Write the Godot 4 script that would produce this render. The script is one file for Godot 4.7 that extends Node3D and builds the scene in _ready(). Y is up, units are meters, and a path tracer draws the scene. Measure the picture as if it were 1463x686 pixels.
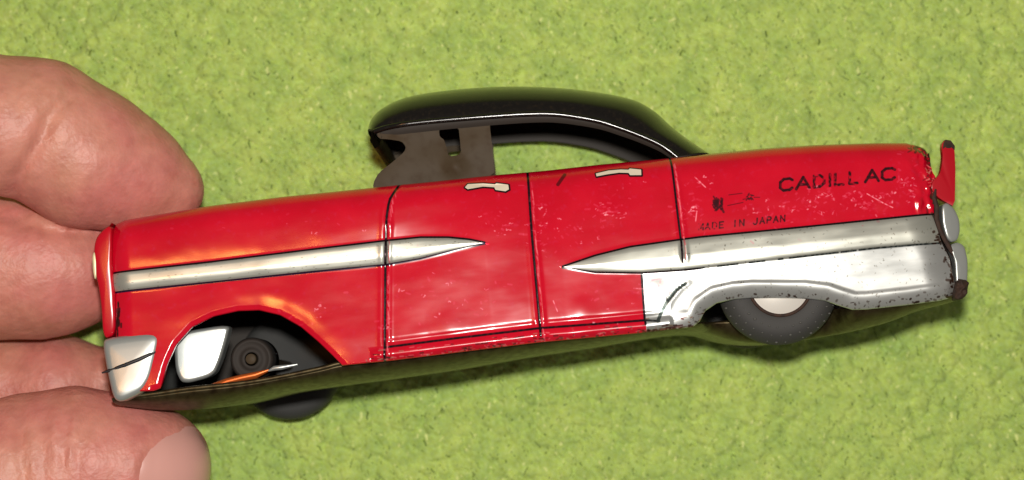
extends Node3D
# A battered red tin toy car lying on a green fleece mat, held at its nose by a hand, seen from straight above.
# Lengths are written in tenths of a millimetre (S turns them into metres).
# "Plan" axes: X right, Y up the mat, Z up from the mat towards the camera. "Car" axes: u along the car, v to its roof, w out of its near side.

const S := 0.0001
const D := 2700.0            # camera height above the car's near side
const MAT := -492.0          # plan height of the mat
const W := 480.0             # width of the car
const R := 34.0              # radius of the shoulder
const LEAN := 0.0698         # roll of the car about its length (4 degrees)
const TURN := 0.1065         # heading of the car on the mat (6.1 degrees)

var eu: Vector3
var ev: Vector3
var ew: Vector3
var car: Node3D
var rng := RandomNumberGenerator.new()
var base := Vector3(0, 0, -W)
var noise := FastNoiseLite.new()

func _ready():
	rng.seed = 7
	noise.seed = 3
	noise.frequency = 1.0
	noise.fractal_type = FastNoiseLite.FRACTAL_NONE
	# ---- camera, surroundings, light
	var cam := Camera3D.new()
	cam.name = "camera"
	cam.transform = Transform3D(Basis(Vector3(1, 0, 0), Vector3(0, 0, -1), Vector3(0, 1, 0)), plan(Vector3(0, 0, D)))
	var lens := CameraAttributesPhysical.new()
	lens.frustum_focal_length = 12.0 / (343.0 / D)
	lens.frustum_focus_distance = (D + 10.0) * S
	lens.frustum_near = 0.01
	lens.frustum_far = 20.0
	lens.exposure_aperture = 40.0
	cam.attributes = lens
	cam.fov = rad_to_deg(2.0 * atan(343.0 / D))
	cam.near = 0.01
	cam.far = 20.0
	add_child(cam)
	cam.current = true
	var we := WorldEnvironment.new()
	we.name = "surroundings"
	var env := Environment.new()
	env.background_mode = Environment.BG_COLOR
	env.background_color = Color(0.40, 0.38, 0.36)
	env.tonemap_mode = Environment.TONE_MAPPER_LINEAR
	env.tonemap_exposure = 1.0
	env.sdfgi_enabled = true
	env.ssao_enabled = true
	env.ssil_enabled = true
	we.environment = env
	add_child(we)
	var flash := AreaLight3D.new()
	flash.name = "flash"
	flash.area_size = Vector2(0.009, 0.009)
	flash.light_energy = 0.085
	flash.light_color = Color(1.0, 0.98, 0.95)
	flash.shadow_enabled = true
	flash.area_range = 3.0
	flash.position = plan(Vector3(15, 195, D))
	flash.rotation_degrees = Vector3(-90, 0, 0)
	add_child(flash)
	var lamp := OmniLight3D.new()
	lamp.name = "ceiling_lamp_light"
	lamp.light_color = Color(1.0, 0.66, 0.32)
	lamp.light_energy = 0.4
	lamp.light_size = 0.08
	lamp.omni_range = 5.0
	lamp.omni_attenuation = 2.0
	lamp.shadow_enabled = true
	lamp.position = plan(Vector3(-4300, 3000, 19000))
	add_child(lamp)

	eu = Vector3(cos(TURN), sin(TURN), 0)
	var side := Vector3(-sin(TURN), cos(TURN), 0)
	ev = side * cos(LEAN) - Vector3(0, 0, 1) * sin(LEAN)
	ew = Vector3(0, 0, 1) * cos(LEAN) + side * sin(LEAN)

	build_mat()
	build_car()
	build_hand()

# ------------------------------------------------------------------ frames
func plan(p: Vector3) -> Vector3:
	return Vector3(p.x, p.z - MAT, -p.y) * S

func plan_dir(p: Vector3) -> Vector3:
	return Vector3(p.x, p.z, -p.y)

func at_height(px: float, py: float, z: float) -> Vector3:      # a traced point put at its own height above the mat
	var k := (D - z) / D
	return Vector3((px - 731.5) * k, (343.0 - py) * k, z)

func uv_at(px: float, py: float, wd: float) -> Vector2:         # a traced point on the car plane w = wd
	var ray := Vector3(px - 731.5, 343.0 - py, -D)
	var c := Vector3(0, 0, D)
	var t := (wd - c.dot(ew)) / ray.dot(ew)
	var p := c + ray * t
	return Vector2(p.dot(eu), p.dot(ev))

func trace(list: Array, wd := 0.0) -> PackedVector2Array:
	var out := PackedVector2Array()
	for i in range(0, list.size(), 2):
		out.append(uv_at(list[i], list[i + 1], wd))
	return out

func along(c: PackedVector2Array, u: float) -> float:           # v on a curve sorted by u
	if u <= c[0].x:
		return c[0].y
	for i in range(1, c.size()):
		if u <= c[i].x:
			return lerpf(c[i - 1].y, c[i].y, (u - c[i - 1].x) / maxf(c[i].x - c[i - 1].x, 1e-4))
	return c[c.size() - 1].y

func across(c: PackedVector2Array, v: float) -> float:          # u on a curve sorted by falling v
	if v >= c[0].y:
		return c[0].x
	for i in range(1, c.size()):
		if v >= c[i].y:
			return lerpf(c[i - 1].x, c[i].x, (c[i - 1].y - v) / maxf(c[i - 1].y - c[i].y, 1e-4))
	return c[c.size() - 1].x

func poly_dist(c: PackedVector2Array, p: Vector2) -> float:
	var best := 1e9
	for i in range(1, c.size()):
		var a := c[i - 1]
		var ab := c[i] - a
		var t := clampf((p - a).dot(ab) / maxf(ab.length_squared(), 1e-6), 0, 1)
		best = minf(best, (a + ab * t).distance_squared_to(p))
	return sqrt(best)

func smooth_line(c: PackedVector2Array, step: float) -> PackedVector2Array:   # a Catmull-Rom curve through the points
	var out := PackedVector2Array()
	for i in range(c.size() - 1):
		var p0 := c[maxi(i - 1, 0)]
		var p1 := c[i]
		var p2 := c[i + 1]
		var p3 := c[mini(i + 2, c.size() - 1)]
		var n := maxi(1, int(p1.distance_to(p2) / step))
		for k in n:
			out.append(p1.cubic_interpolate(p2, p0, p3, float(k) / n))
	out.append(c[c.size() - 1])
	return out

# ------------------------------------------------------------------ meshes
func normals_of(v: PackedVector3Array, idx: PackedInt32Array) -> PackedVector3Array:
	var n := PackedVector3Array()
	n.resize(v.size())
	for i in range(0, idx.size(), 3):
		var a := idx[i]
		var b := idx[i + 1]
		var c := idx[i + 2]
		var f := (v[c] - v[a]).cross(v[b] - v[a])
		n[a] += f
		n[b] += f
		n[c] += f
	for i in n.size():
		n[i] = n[i].normalized() if n[i].length_squared() > 1e-20 else Vector3.UP
	return n

func to_mesh(v: PackedVector3Array, n: PackedVector3Array, uv: PackedVector2Array, idx: PackedInt32Array, tints := PackedColorArray()) -> ArrayMesh:
	var pts := PackedVector3Array()
	pts.resize(v.size())
	for i in v.size():
		pts[i] = v[i] * S
	var arr := []
	arr.resize(Mesh.ARRAY_MAX)
	arr[Mesh.ARRAY_VERTEX] = pts
	arr[Mesh.ARRAY_NORMAL] = n
	if uv.size() == v.size():
		arr[Mesh.ARRAY_TEX_UV] = uv
	if tints.size():
		arr[Mesh.ARRAY_COLOR] = tints
	arr[Mesh.ARRAY_INDEX] = idx
	var m := ArrayMesh.new()
	m.add_surface_from_arrays(Mesh.PRIMITIVE_TRIANGLES, arr)
	return m

func put(called: String, m: Mesh, mat: Material, parent: Node) -> MeshInstance3D:
	var o := MeshInstance3D.new()
	o.name = called
	o.mesh = m
	o.material_override = mat
	parent.add_child(o, true)
	return o

func grid_indices(rows: int, cols: int, wrap := false) -> PackedInt32Array:
	var idx := PackedInt32Array()
	for i in range(cols if wrap else cols - 1):
		var i2 := (i + 1) % cols
		for j in range(rows - 1):
			var a := i * rows + j
			var b := i2 * rows + j
			idx.append_array([a, a + 1, b, b, a + 1, b + 1])
	return idx

func loft(pts: Array, wrap := false) -> Array:                   # pts: columns, each a PackedVector3Array of the same length
	var v := PackedVector3Array()
	for c in pts:
		v.append_array(c)
	var rows: int = pts[0].size()
	return [v, grid_indices(rows, pts.size(), wrap)]

func loft_mesh(pts: Array, wrap := false, off := Vector3.ZERO) -> ArrayMesh:
	var g := loft(pts, wrap)
	var v: PackedVector3Array = g[0]
	for i in v.size():
		v[i] -= off
	return to_mesh(v, normals_of(v, g[1]), PackedVector2Array(), g[1])

func resample(poly: PackedVector2Array, n: int) -> PackedVector2Array:
	var total := 0.0
	for i in poly.size():
		total += poly[i].distance_to(poly[(i + 1) % poly.size()])
	var out := PackedVector2Array()
	var i := 0
	var done := 0.0
	for k in n:
		var want := total * k / n
		while done + poly[i].distance_to(poly[(i + 1) % poly.size()]) < want and i < poly.size() - 1:
			done += poly[i].distance_to(poly[(i + 1) % poly.size()])
			i += 1
		var seg := poly[i].distance_to(poly[(i + 1) % poly.size()])
		out.append(poly[i].lerp(poly[(i + 1) % poly.size()], (want - done) / maxf(seg, 1e-4)))
	return out

func round_poly(poly: PackedVector2Array, times := 2) -> PackedVector2Array:    # Chaikin corner cutting
	for t in times:
		var out := PackedVector2Array()
		for i in poly.size():
			var a := poly[i]
			var b := poly[(i + 1) % poly.size()]
			out.append(a.lerp(b, 0.2))
			out.append(a.lerp(b, 0.8))
		poly = out
	return poly

# a pressed boss: outline poly in (u, v), standing on height(p) with a rounded rim, its sides going depth down
func boss(poly: PackedVector2Array, height: Callable, rise: float, depth: float, rim := 0.22, n := 72) -> ArrayMesh:
	var ring := resample(poly, n)
	var mid := Vector2.ZERO
	for p in ring:
		mid += p / n
	var ks := [[1.0, -depth], [1.0, 0.0], [1.0 - rim * 0.07, rise * 0.42], [1.0 - rim * 0.25, rise * 0.72], [1.0 - rim * 0.55, rise * 0.91], [1.0 - rim, rise], [(1.0 - rim) * 0.66, rise * 1.04], [(1.0 - rim) * 0.33, rise * 1.07], [0.001, rise * 1.08]]
	var cols := []
	for p in ring:
		var c := PackedVector3Array()
		for k in ks:
			var q := mid + (p - mid) * float(k[0])
			var h: float = height.call(q)
			c.append(Vector3(q.x, q.y, h + float(k[1])) - base)
		cols.append(c)
	return loft_mesh(cols, true)

func tube(path: PackedVector3Array, r: float, sides := 8, closed := false) -> ArrayMesh:
	var cols := []
	var n := path.size()
	for i in n:
		var t := (path[mini(i + 1, n - 1)] - path[maxi(i - 1, 0)]).normalized()
		var a := t.cross(Vector3(0.31, 0.2, 0.93)).normalized()
		if a.length() < 0.1:
			a = t.cross(Vector3.UP).normalized()
		var b := t.cross(a)
		var c := PackedVector3Array()
		var k := 1.0 if i > 0 and i < n - 1 else 0.35
		for j in sides + 1:
			var f := TAU * j / sides
			c.append(path[i] + (a * cos(f) + b * sin(f)) * r * k)
		cols.append(c)
	return loft_mesh(cols)

func lathe(profile: Array, at: Vector3, axis: Vector3, up: Vector3, sides := 64) -> Array:    # profile: [radius, along axis]
	var c2 := axis.cross(up).normalized()
	var c1 := c2.cross(axis).normalized()
	var cols := []
	for i in sides:
		var f := TAU * i / sides
		var c := PackedVector3Array()
		for p in profile:
			c.append(at + (c1 * cos(f) + c2 * sin(f)) * float(p[0]) + axis * float(p[1]))
		cols.append(c)
	return cols

# ------------------------------------------------------------------ materials
func paint(col: Color, rough: float, metal := 0.0, coat := 0.0) -> StandardMaterial3D:
	var m := StandardMaterial3D.new()
	m.albedo_color = col
	m.roughness = rough
	m.metallic = metal
	if coat > 0.0:
		m.clearcoat_enabled = true
		m.clearcoat = coat
		m.clearcoat_roughness = 0.12
	return m

func noise_tex(seed_: int, freq: float, ramp: Array, size := 512, octaves := 4, as_normal := false, kind := FastNoiseLite.TYPE_SIMPLEX_SMOOTH) -> NoiseTexture2D:
	var n := FastNoiseLite.new()
	n.seed = seed_
	n.frequency = freq
	n.noise_type = kind
	n.fractal_octaves = octaves
	var t := NoiseTexture2D.new()
	t.width = size
	t.height = size
	t.seamless = true
	t.noise = n
	if as_normal:
		t.as_normal_map = true
		t.bump_strength = 4.0
	elif ramp.size():
		var g := Gradient.new()
		var offs := PackedFloat32Array()
		var cols := PackedColorArray()
		for r in ramp:
			offs.append(r[0])
			cols.append(r[1])
		g.offsets = offs
		g.colors = cols
		t.color_ramp = g
	return t

func triplanar(m: StandardMaterial3D, per_metre: float):
	m.uv1_triplanar = true
	m.uv1_world_triplanar = true
	m.uv1_scale = Vector3.ONE * per_metre

# ------------------------------------------------------------------ the mat
func build_mat():
	var xs := PackedFloat32Array()
	var ys := PackedFloat32Array()
	for pair in [[xs, -960.0, 960.0], [ys, -470.0, 470.0]]:
		var list: PackedFloat32Array = PackedFloat32Array()
		var x: float = pair[1]
		var st := 4.0
		var left := []
		while x > -6000.0:
			st *= 1.16
			x -= st
			left.push_front(x)
		for l in left:
			list.append(l)
		x = pair[1]
		while x < pair[2]:
			list.append(x)
			x += 3.1
		st = 4.0
		while x < 6000.0:
			list.append(x)
			st *= 1.16
			x += st
		if pair[2] > 900.0:
			xs = list
		else:
			ys = list
	var big := FastNoiseLite.new()
	big.seed = 11
	big.noise_type = FastNoiseLite.TYPE_SIMPLEX_SMOOTH
	big.frequency = 1.0 / 62.0
	big.fractal_octaves = 2
	var tuft := FastNoiseLite.new()
	tuft.seed = 5
	tuft.noise_type = FastNoiseLite.TYPE_CELLULAR
	tuft.cellular_return_type = FastNoiseLite.RETURN_DISTANCE
	tuft.cellular_jitter = 1.0
	tuft.frequency = 1.0 / 24.0
	tuft.domain_warp_enabled = true
	tuft.domain_warp_amplitude = 14.0
	tuft.domain_warp_frequency = 1.0 / 30.0
	var fine := FastNoiseLite.new()
	fine.seed = 9
	fine.noise_type = FastNoiseLite.TYPE_SIMPLEX
	fine.frequency = 1.0 / 11.0
	fine.fractal_octaves = 2
	var v := PackedVector3Array()
	var uv := PackedVector2Array()
	for x in xs:
		for y in ys:
			var c := tuft.get_noise_2d(x, y)          # -1 in a tuft's middle, towards 0 between tufts
			var h := big.get_noise_2d(x, y) * 4.0 - clampf(c + 0.8, 0.0, 0.8) * 21.0 + fine.get_noise_2d(x, y) * 1.8
			v.append(Vector3(x, h - 2.0, -y))
			uv.append(Vector2(x, -y) / 1000.0)
	var idx := grid_indices(ys.size(), xs.size())
	var m := to_mesh(v, normals_of(v, idx), uv, idx)
	var mt := StandardMaterial3D.new()
	mt.roughness = 0.95
	mt.metallic_specular = 0.2
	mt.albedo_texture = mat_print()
	mt.rim_enabled = true
	mt.rim = 0.3
	mt.rim_tint = 0.6
	mt.heightmap_enabled = true
	mt.heightmap_scale = 0.012
	mt.heightmap_texture = noise_tex(21, 0.045, [], 1024, 4)
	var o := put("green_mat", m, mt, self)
	o.set_meta("kind", "structure")
	o.set_meta("label", "bright green nubby fleece mat under the toy car and the hand")

func mat_print() -> Texture2D:                                      # green mottled with painted tuft shading, dark flecks for shaded pits, pale stray fibres
	var n := 1024
	var a := FastNoiseLite.new()
	a.seed = 31
	a.frequency = 0.012
	a.fractal_octaves = 5
	var b := FastNoiseLite.new()
	b.seed = 32
	b.frequency = 0.11
	b.fractal_octaves = 3
	var ia := a.get_seamless_image(n, n)
	var ib := b.get_seamless_image(n, n)
	var da := ia.get_data()
	var db := ib.get_data()
	var cc := FastNoiseLite.new()
	cc.seed = 33
	cc.frequency = 0.038
	cc.fractal_octaves = 2
	var ic := cc.get_seamless_image(n, n)
	var dc := ic.get_data()
	var out := PackedByteArray()
	out.resize(n * n * 3)
	for i in n * n:
		var t := da[i] / 255.0 - 0.5
		var s := db[i] / 255.0 - 0.5
		var k := 1.0 + t * 0.11 + s * 0.06 + (dc[i] / 255.0 - 0.5) * 0.13  # lighter and darker lumps, tuft shading put into the colour
		out[i * 3] = clampi(int(MATCOL.r * 255.0 * (k + t * 0.06)), 0, 255)
		out[i * 3 + 1] = clampi(int(MATCOL.g * 255.0 * k), 0, 255)
		out[i * 3 + 2] = clampi(int(MATCOL.b * 255.0 * (k + s * 0.3)), 0, 255)
	var im := Image.create_from_data(n, n, false, Image.FORMAT_RGB8, out)
	for k in 9000:                                                # loose chains of flecks: dark ones paint shaded pits, pale ones are fibres
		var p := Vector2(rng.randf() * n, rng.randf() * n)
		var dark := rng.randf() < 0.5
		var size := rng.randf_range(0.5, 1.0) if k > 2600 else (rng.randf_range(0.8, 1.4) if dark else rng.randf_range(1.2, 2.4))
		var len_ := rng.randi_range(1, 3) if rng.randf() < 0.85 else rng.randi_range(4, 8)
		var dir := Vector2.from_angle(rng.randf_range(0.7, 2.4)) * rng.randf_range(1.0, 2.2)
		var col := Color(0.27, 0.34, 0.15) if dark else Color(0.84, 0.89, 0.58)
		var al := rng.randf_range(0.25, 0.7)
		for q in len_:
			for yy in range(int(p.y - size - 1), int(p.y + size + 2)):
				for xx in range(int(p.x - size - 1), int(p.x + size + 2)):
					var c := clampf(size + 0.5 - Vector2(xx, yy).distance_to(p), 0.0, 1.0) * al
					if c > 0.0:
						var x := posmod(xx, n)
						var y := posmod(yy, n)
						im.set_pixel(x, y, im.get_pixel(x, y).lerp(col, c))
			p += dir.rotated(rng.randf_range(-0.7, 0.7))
	return ImageTexture.create_from_image(im)

const MATCOL := Color(0.665, 0.765, 0.410)

# ------------------------------------------------------------------ the car
var vt: PackedVector2Array       # shoulder line
var vb: PackedVector2Array       # lower edge of the side sheet
var slo: PackedVector2Array      # lower and upper edge of the silver spears
var shi: PackedVector2Array
var dents := []
var lines := []                  # front end, door lines, rear end
var arch_front: PackedVector2Array
var arch_rear: PackedVector2Array
var fender_line: PackedVector2Array

func side_u(s: float, v: float) -> float:
	var k := clampi(int(s), 0, lines.size() - 2)
	return lerpf(across(lines[k], v), across(lines[k + 1], v), s - k)

func relief(p: Vector2, spear_t := -1.0) -> float:                # w of the near side sheet at (u, v)
	var u := p.x
	var v := p.y
	var top := along(vt, u)
	var lo := along(slo, u)
	var hi := along(shi, u)
	var w := 0.0
	var mid := smoothstep(-190.0, -60.0, u)
	if v > lo:
		w -= (minf(v, hi) - lo) * 0.10 * mid
	if v > hi:
		w -= (v - hi) * lerpf(0.0, 0.10, mid) + (v - hi) * (v - hi) * lerpf(0.0016, 0.0008, mid)
	elif v < lo:
		w += (lo - v) * lerpf(0.11 - 0.01 * mid, -0.03, smoothstep(200.0, 330.0, u))
	var d := top - v
	if d < R:
		w -= R - sqrt(maxf(R * R - (R - d) * (R - d), 0.0))
	# spears stand proud
	var is_spear := u < -36.0 or u > 66.0
	if is_spear and hi - lo > 0.5:
		var t := (v - lo) / (hi - lo)
		var amount := clampf((hi - lo) / 26.0, 0.0, 1.0)
		if t >= 0.0 and t <= 1.0:
			var q := 2.0 * t - 1.0
			w += amount * (4.4 * sqrt(maxf(1.0 - pow(absf(q), 2.6), 0.0)) + 1.0 * exp(-pow((t - 0.42) / 0.10, 2.0)))
	# door lines pressed in, with a raised lip
	for k in [1, 2, 4]:
		if k == 4 and v < -57.0:
			continue
		var e: float = u - across(lines[k], v)
		if absf(e) < 14.0:
			w += -1.6 * exp(-pow(e / 2.3, 2.0)) + 1.6 * exp(-pow((e - 5.0) / 3.0, 2.0)) + 0.9 * exp(-pow((e + 6.0) / 3.5, 2.0))
	# lips round the wheel arches, the sill's roll
	if v < lo:
		var low := v - along(vb, u)
		if u < -215.0:
			var da := poly_dist(arch_front, p)
			w -= exp(-pow((da - 2.0) / 15.0, 2.0)) * (0.35 + 1.5 * exp(-pow((u + 335.0) / 55.0, 2.0)))
			if da < 6.0:
				w -= (6.0 - da) * 0.5
		elif u > 212.0:
			var dr := poly_dist(arch_rear, p)
			var ease := smoothstep(212.0, 255.0, u)
			w += 1.9 * (1.0 - smoothstep(19.0, 25.5, dr)) * ease
			if dr < 19.0:
				w -= 0.026 * (19.0 - dr) * (19.0 - dr) * lerpf(0.4, 1.0, ease)
			if u < 300.0 and fender_line.size() and v < fender_line[0].y + 4.0 and dr > 14.0:
				var df := u - across(fender_line, v)
				var fade := clampf((fender_line[0].y + 4.0 - v) / 8.0, 0.0, 1.0) * clampf((dr - 14.0) / 8.0, 0.0, 1.0)
				w += (1.6 * exp(-pow((df - 6.0) / 4.0, 2.0)) - 1.3 * exp(-pow(df / 2.4, 2.0))) * fade
		else:
			w -= 1.8 * exp(-pow((low - 25.0) / 2.5, 2.0)) * clampf((u - across(lines[1], v)) / 4.0, 0.0, 1.0) * (1.0 - smoothstep(180.0, 212.0, u))
			if low < 18.0:
				w += 3.0 * sin(low / 18.0 * PI) - maxf(6.0 - low, 0.0) * 0.7
	# rounded ends
	var ef: float = u - across(lines[0], v)
	if ef < 26.0:
		w -= pow((26.0 - ef) / 26.0, 2.0) * 10.0
	var er: float = across(lines[5], v) - u
	if er < 44.0:
		w -= pow((44.0 - er) / 44.0, 2.0) * 13.0
		if v > hi:
			w += noise.get_noise_2d(u * 0.07, v * 0.07) * 5.0 * clampf((40.0 - er) / 30.0, 0.0, 1.0)      # crumpled corner
	for dent in dents:
		var dd := p.distance_squared_to(dent[0])
		if dd < 900.0:
			w += dent[2] * exp(-dd / (dent[1] * dent[1]))
	return w + noise.get_noise_2d(u * 0.008 + 7.0, v * 0.012) * 0.45 + noise.get_noise_2d(u * 0.03, v * 0.04 + 40.0) * 0.07

func tex_xy(p: Vector2) -> Vector2:
	return Vector2((p.x + 640.0) * 1.55, (175.0 - p.y) * 1.55)

func build_car():
	car = Node3D.new()
	car.name = "toy_car"
	car.transform = Transform3D(Basis(plan_dir(eu), plan_dir(ev), plan_dir(ew)), plan(ew * -W))
	add_child(car)
	car.set_meta("label", "worn red tin toy car with silver side spears and black roof, front wheel missing")
	car.set_meta("category", "toy car")

	vt = trace([157, 319, 175, 313, 200, 308.5, 300, 292, 400, 279.5, 530, 266.5, 600, 259, 700, 248, 760, 242, 860, 231, 960, 222, 1020, 216.5, 1100, 208.5, 1180, 203, 1260, 200.5, 1300, 200.5, 1325, 206, 1338, 217], -R * 0.7)
	vb = trace([150, 560, 222, 557, 232, 553, 240, 520, 252, 492, 275, 466, 305, 451, 340, 443, 370, 442, 400, 449, 430, 466, 455, 487, 475, 506, 490, 521, 560, 514, 770, 488, 920, 474, 990, 466, 1000, 458, 1008, 443, 1025, 431.5, 1050, 426, 1075, 424, 1150, 424.5, 1180, 428, 1200, 435, 1220, 441, 1240, 440.5, 1300, 434, 1345, 428, 1362, 424, 1372, 414])
	arch_front = trace([222, 557, 232, 553, 240, 520, 252, 492, 275, 466, 305, 451, 340, 443, 370, 442, 400, 449, 430, 466, 455, 487, 475, 506, 490, 521])
	arch_rear = trace([925, 475, 990, 466, 1000, 458, 1008, 443, 1025, 431.5, 1050, 426, 1075, 424, 1150, 424.5, 1180, 428, 1200, 435, 1220, 441, 1240, 440.5, 1300, 434, 1345, 428, 1362, 424, 1372, 414])
	fender_line = trace([979, 405, 966, 414, 953, 430, 943, 449, 939, 459])
	slo = trace([150, 419, 168, 417, 300, 403.5, 450, 388, 551, 378.5, 600, 370, 650, 357.5, 692, 348, 803, 382.5, 850, 389, 917, 390, 975, 386, 1050, 377.5, 1150, 366, 1250, 354.5, 1345, 346.5, 1372, 344])
	shi = trace([150, 391, 165, 389, 300, 374, 450, 355.5, 551, 343.5, 600, 338.5, 640, 338.5, 670, 341.5, 692, 346, 803, 380.5, 850, 364.5, 900, 352, 970, 342, 1000, 338, 1100, 328.5, 1200, 318.5, 1335, 304.5, 1372, 301])
	lines = [
		trace([157, 312, 159, 380, 163, 420, 165, 470, 165, 565]),
		trace([570, 258, 566, 266, 556, 285, 552.5, 310, 551, 380, 551, 496, 551, 525]),
		trace([754, 238, 760, 330, 766, 400, 772, 468, 774, 495]),
		trace([903, 224, 917, 388, 921, 455, 925, 480]),
		trace([961, 216, 965, 260, 970, 310, 974, 345, 978, 405, 985, 475]),
		trace([1338, 212, 1335, 232, 1342, 252, 1339, 276, 1337, 312, 1346, 342, 1360, 369, 1366, 400, 1371, 418]),
	]
	for q in [[1318, 290, 8, 2.6], [555, 321, 5, 1.8], [553, 496, 5, 1.5], [768, 463, 4, 1.4], [765, 280, 6, 0.8], [1180, 262, 12, 0.9], [872, 302, 13, 0.9], [935, 410, 12, 1.0], [830, 440, 16, 0.9], [640, 460, 18, 0.8], [1250, 300, 9, -0.9], [1080, 262, 14, 0.6]]:
		dents.append([uv_at(q[0], q[1], -4.0), float(q[2]), float(q[3])])
	var art := side_print()
	var rough := noise_tex(77, 0.02, [[0.0, Color(0.62, 0.62, 0.62)], [0.45, Color(0.78, 0.78, 0.78)], [1.0, Color(1, 1, 1)]], 512, 5)
	var red := paint(Color.WHITE, 0.22, 0.0, 0.0)
	red.albedo_texture = art
	red.roughness_texture = rough
	var silver := paint(Color.WHITE, 0.42, 0.75, 0.0)
	silver.albedo_texture = art
	silver.roughness_texture = rough
	var plain_red := paint(Color(0.70, 0.025, 0.115), 0.24, 0.0, 0.0)
	var chrome := paint(Color(0.66, 0.68, 0.67), 0.44, 0.6, 0.0)
	chrome.roughness_texture = rough
	var black := paint(Color(0.06, 0.052, 0.045), 0.24, 0.0, 0.0)
	black.roughness_texture = rough
	black.albedo_color = Color.WHITE
	black.albedo_texture = noise_tex(55, 0.05, [[0.0, Color(0.20, 0.15, 0.10)], [0.26, Color(0.10, 0.085, 0.065)], [0.42, Color(0.062, 0.054, 0.046)], [0.8, Color(0.058, 0.050, 0.042)], [1.0, Color(0.16, 0.13, 0.10)]], 512, 6)
	triplanar(black, 45.0)
	var tin := paint(Color(0.265, 0.225, 0.175), 0.5, 0.0)
	tin.metallic_specular = 0.2
	tin.albedo_texture = noise_tex(51, 0.02, [[0.0, Color(0.84, 0.78, 0.70)], [0.5, Color(0.96, 0.96, 0.94)], [1.0, Color(1, 1, 1)]], 512, 5)
	triplanar(tin, 40.0)
	var dark_tin := paint(Color(0.29, 0.26, 0.175), 0.36, 0.75)
	var soot := paint(Color(0.125, 0.10, 0.08), 0.75)
	dark_tin.albedo_texture = noise_tex(53, 0.03, [[0.0, Color(0.45, 0.36, 0.28)], [0.38, Color(0.85, 0.80, 0.72)], [0.6, Color(1, 1, 1)], [1.0, Color(1, 1, 1)]], 512, 5)
	dark_tin.roughness_texture = noise_tex(54, 0.05, [[0.0, Color(0.6, 0.6, 0.6)], [1.0, Color(1, 1, 1)]], 512, 5)
	dark_tin.roughness = 0.55
	triplanar(dark_tin, 30.0)
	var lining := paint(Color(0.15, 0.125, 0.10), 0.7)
	var line_black := paint(Color(0.08, 0.05, 0.07), 0.5)
	var dull_red := paint(Color(0.64, 0.022, 0.10), 0.34)
	var rust := paint(Color(0.20, 0.12, 0.07), 0.8)
	rust.albedo_texture = noise_tex(52, 0.05, [[0.0, Color(0.4, 0.3, 0.25)], [0.6, Color(1, 1, 1)], [1.0, Color(1.0, 0.9, 0.8)]], 256, 4)
	triplanar(rust, 60.0)
	var cream := paint(Color(0.82, 0.78, 0.62), 0.4, 0.2)
	var handle_paint := paint(Color(0.86, 0.82, 0.74), 0.4, 0.1)

	# ---- the two side sheets, one grid of columns cut into parts
	var ncol := PackedFloat32Array()
	var per := [158, 84, 62, 24, 158]
	for k in 5:
		for i in per[k]:
			ncol.append(k + float(i) / per[k])
	ncol.append(5.0)
	var nf := 3
	var nl := 40
	var ns := 12
	var nu := 30
	var ng := 4
	var rows := nf + nl + ns + nu + ng + 1
	var v := PackedVector3Array()
	var uv := PackedVector2Array()
	for s in ncol:
		var marks := [0.0, 0.0, 0.0, 0.0]
		var curves := [vb, slo, shi, vt]
		for c in 4:
			var val := -40.0 + 50.0 * c
			for it in 5:
				val = lerpf(val, along(curves[c], side_u(s, val)), 0.85)
			marks[c] = val
		marks[1] = maxf(marks[1], marks[0] + 6.0)
		marks[2] = maxf(marks[2], marks[1] + 2.0)
		var col := PackedVector3Array()
		for j in rows:
			var p: Vector2
			var w: float
			if j < nf:                                   # hem folded inwards
				p = Vector2(side_u(s, marks[0]), marks[0])
				w = relief(p) - [16.0, 6.0, 1.6][j]
				p.y += [1.5, -1.2, -1.6][j]
			elif j <= nf + nl + ns + nu:
				var y: float
				if j <= nf + nl:
					y = lerpf(marks[0], marks[1], pow(float(j - nf) / nl, 1.35))
				elif j <= nf + nl + ns:
					y = lerpf(marks[1], marks[2], 0.5 - 0.5 * cos(float(j - nf - nl) / ns * PI))
				else:
					y = lerpf(marks[2], marks[3], sin(float(j - nf - nl - ns) / nu * PI / 2))
				p = Vector2(side_u(s, y), y)
				w = relief(p)
			else:                                        # ledge over the top
				var g := float(j - nf - nl - ns - nu) / ng
				p = Vector2(side_u(s, marks[3]), marks[3] + 1.5 * g)
				w = lerpf(relief(Vector2(p.x, marks[3])), -78.0, g)
			col.append(Vector3(p.x, p.y, w))
			uv.append(tex_xy(p) / Vector2(2048, 544))
		v.append_array(col)
	var idx := grid_indices(rows, ncol.size())
	var nrm := normals_of(v, idx)
	var parts := {}
	var at1 := nf + nl
	var at2 := nf + nl + ns
	for i in range(ncol.size() - 1):
		var s := (ncol[i] + ncol[i + 1]) / 2
		var mu := side_u(s, along(slo, side_u(s, 0)))
		for j in range(rows - 1):
			var called := "front_fender" if s < 1 else "front_door" if s < 2 else "rear_door" if s < 4 else "rear_fender"
			if j >= at1 and j < at2 and (mu < -34.0 or mu > 66.0):
				called = "front_side_spear" if mu < 0.0 else "rear_side_spear"
			elif j < at1 and s > 3:
				called = "silver_quarter_panel"
			if not parts.has(called):
				parts[called] = PackedInt32Array()
			var a := i * rows + j
			var b := a + rows
			parts[called].append_array([a, b, a + 1, b, b + 1, a + 1])
	for k in nrm.size():
		nrm[k] = -nrm[k]
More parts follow.
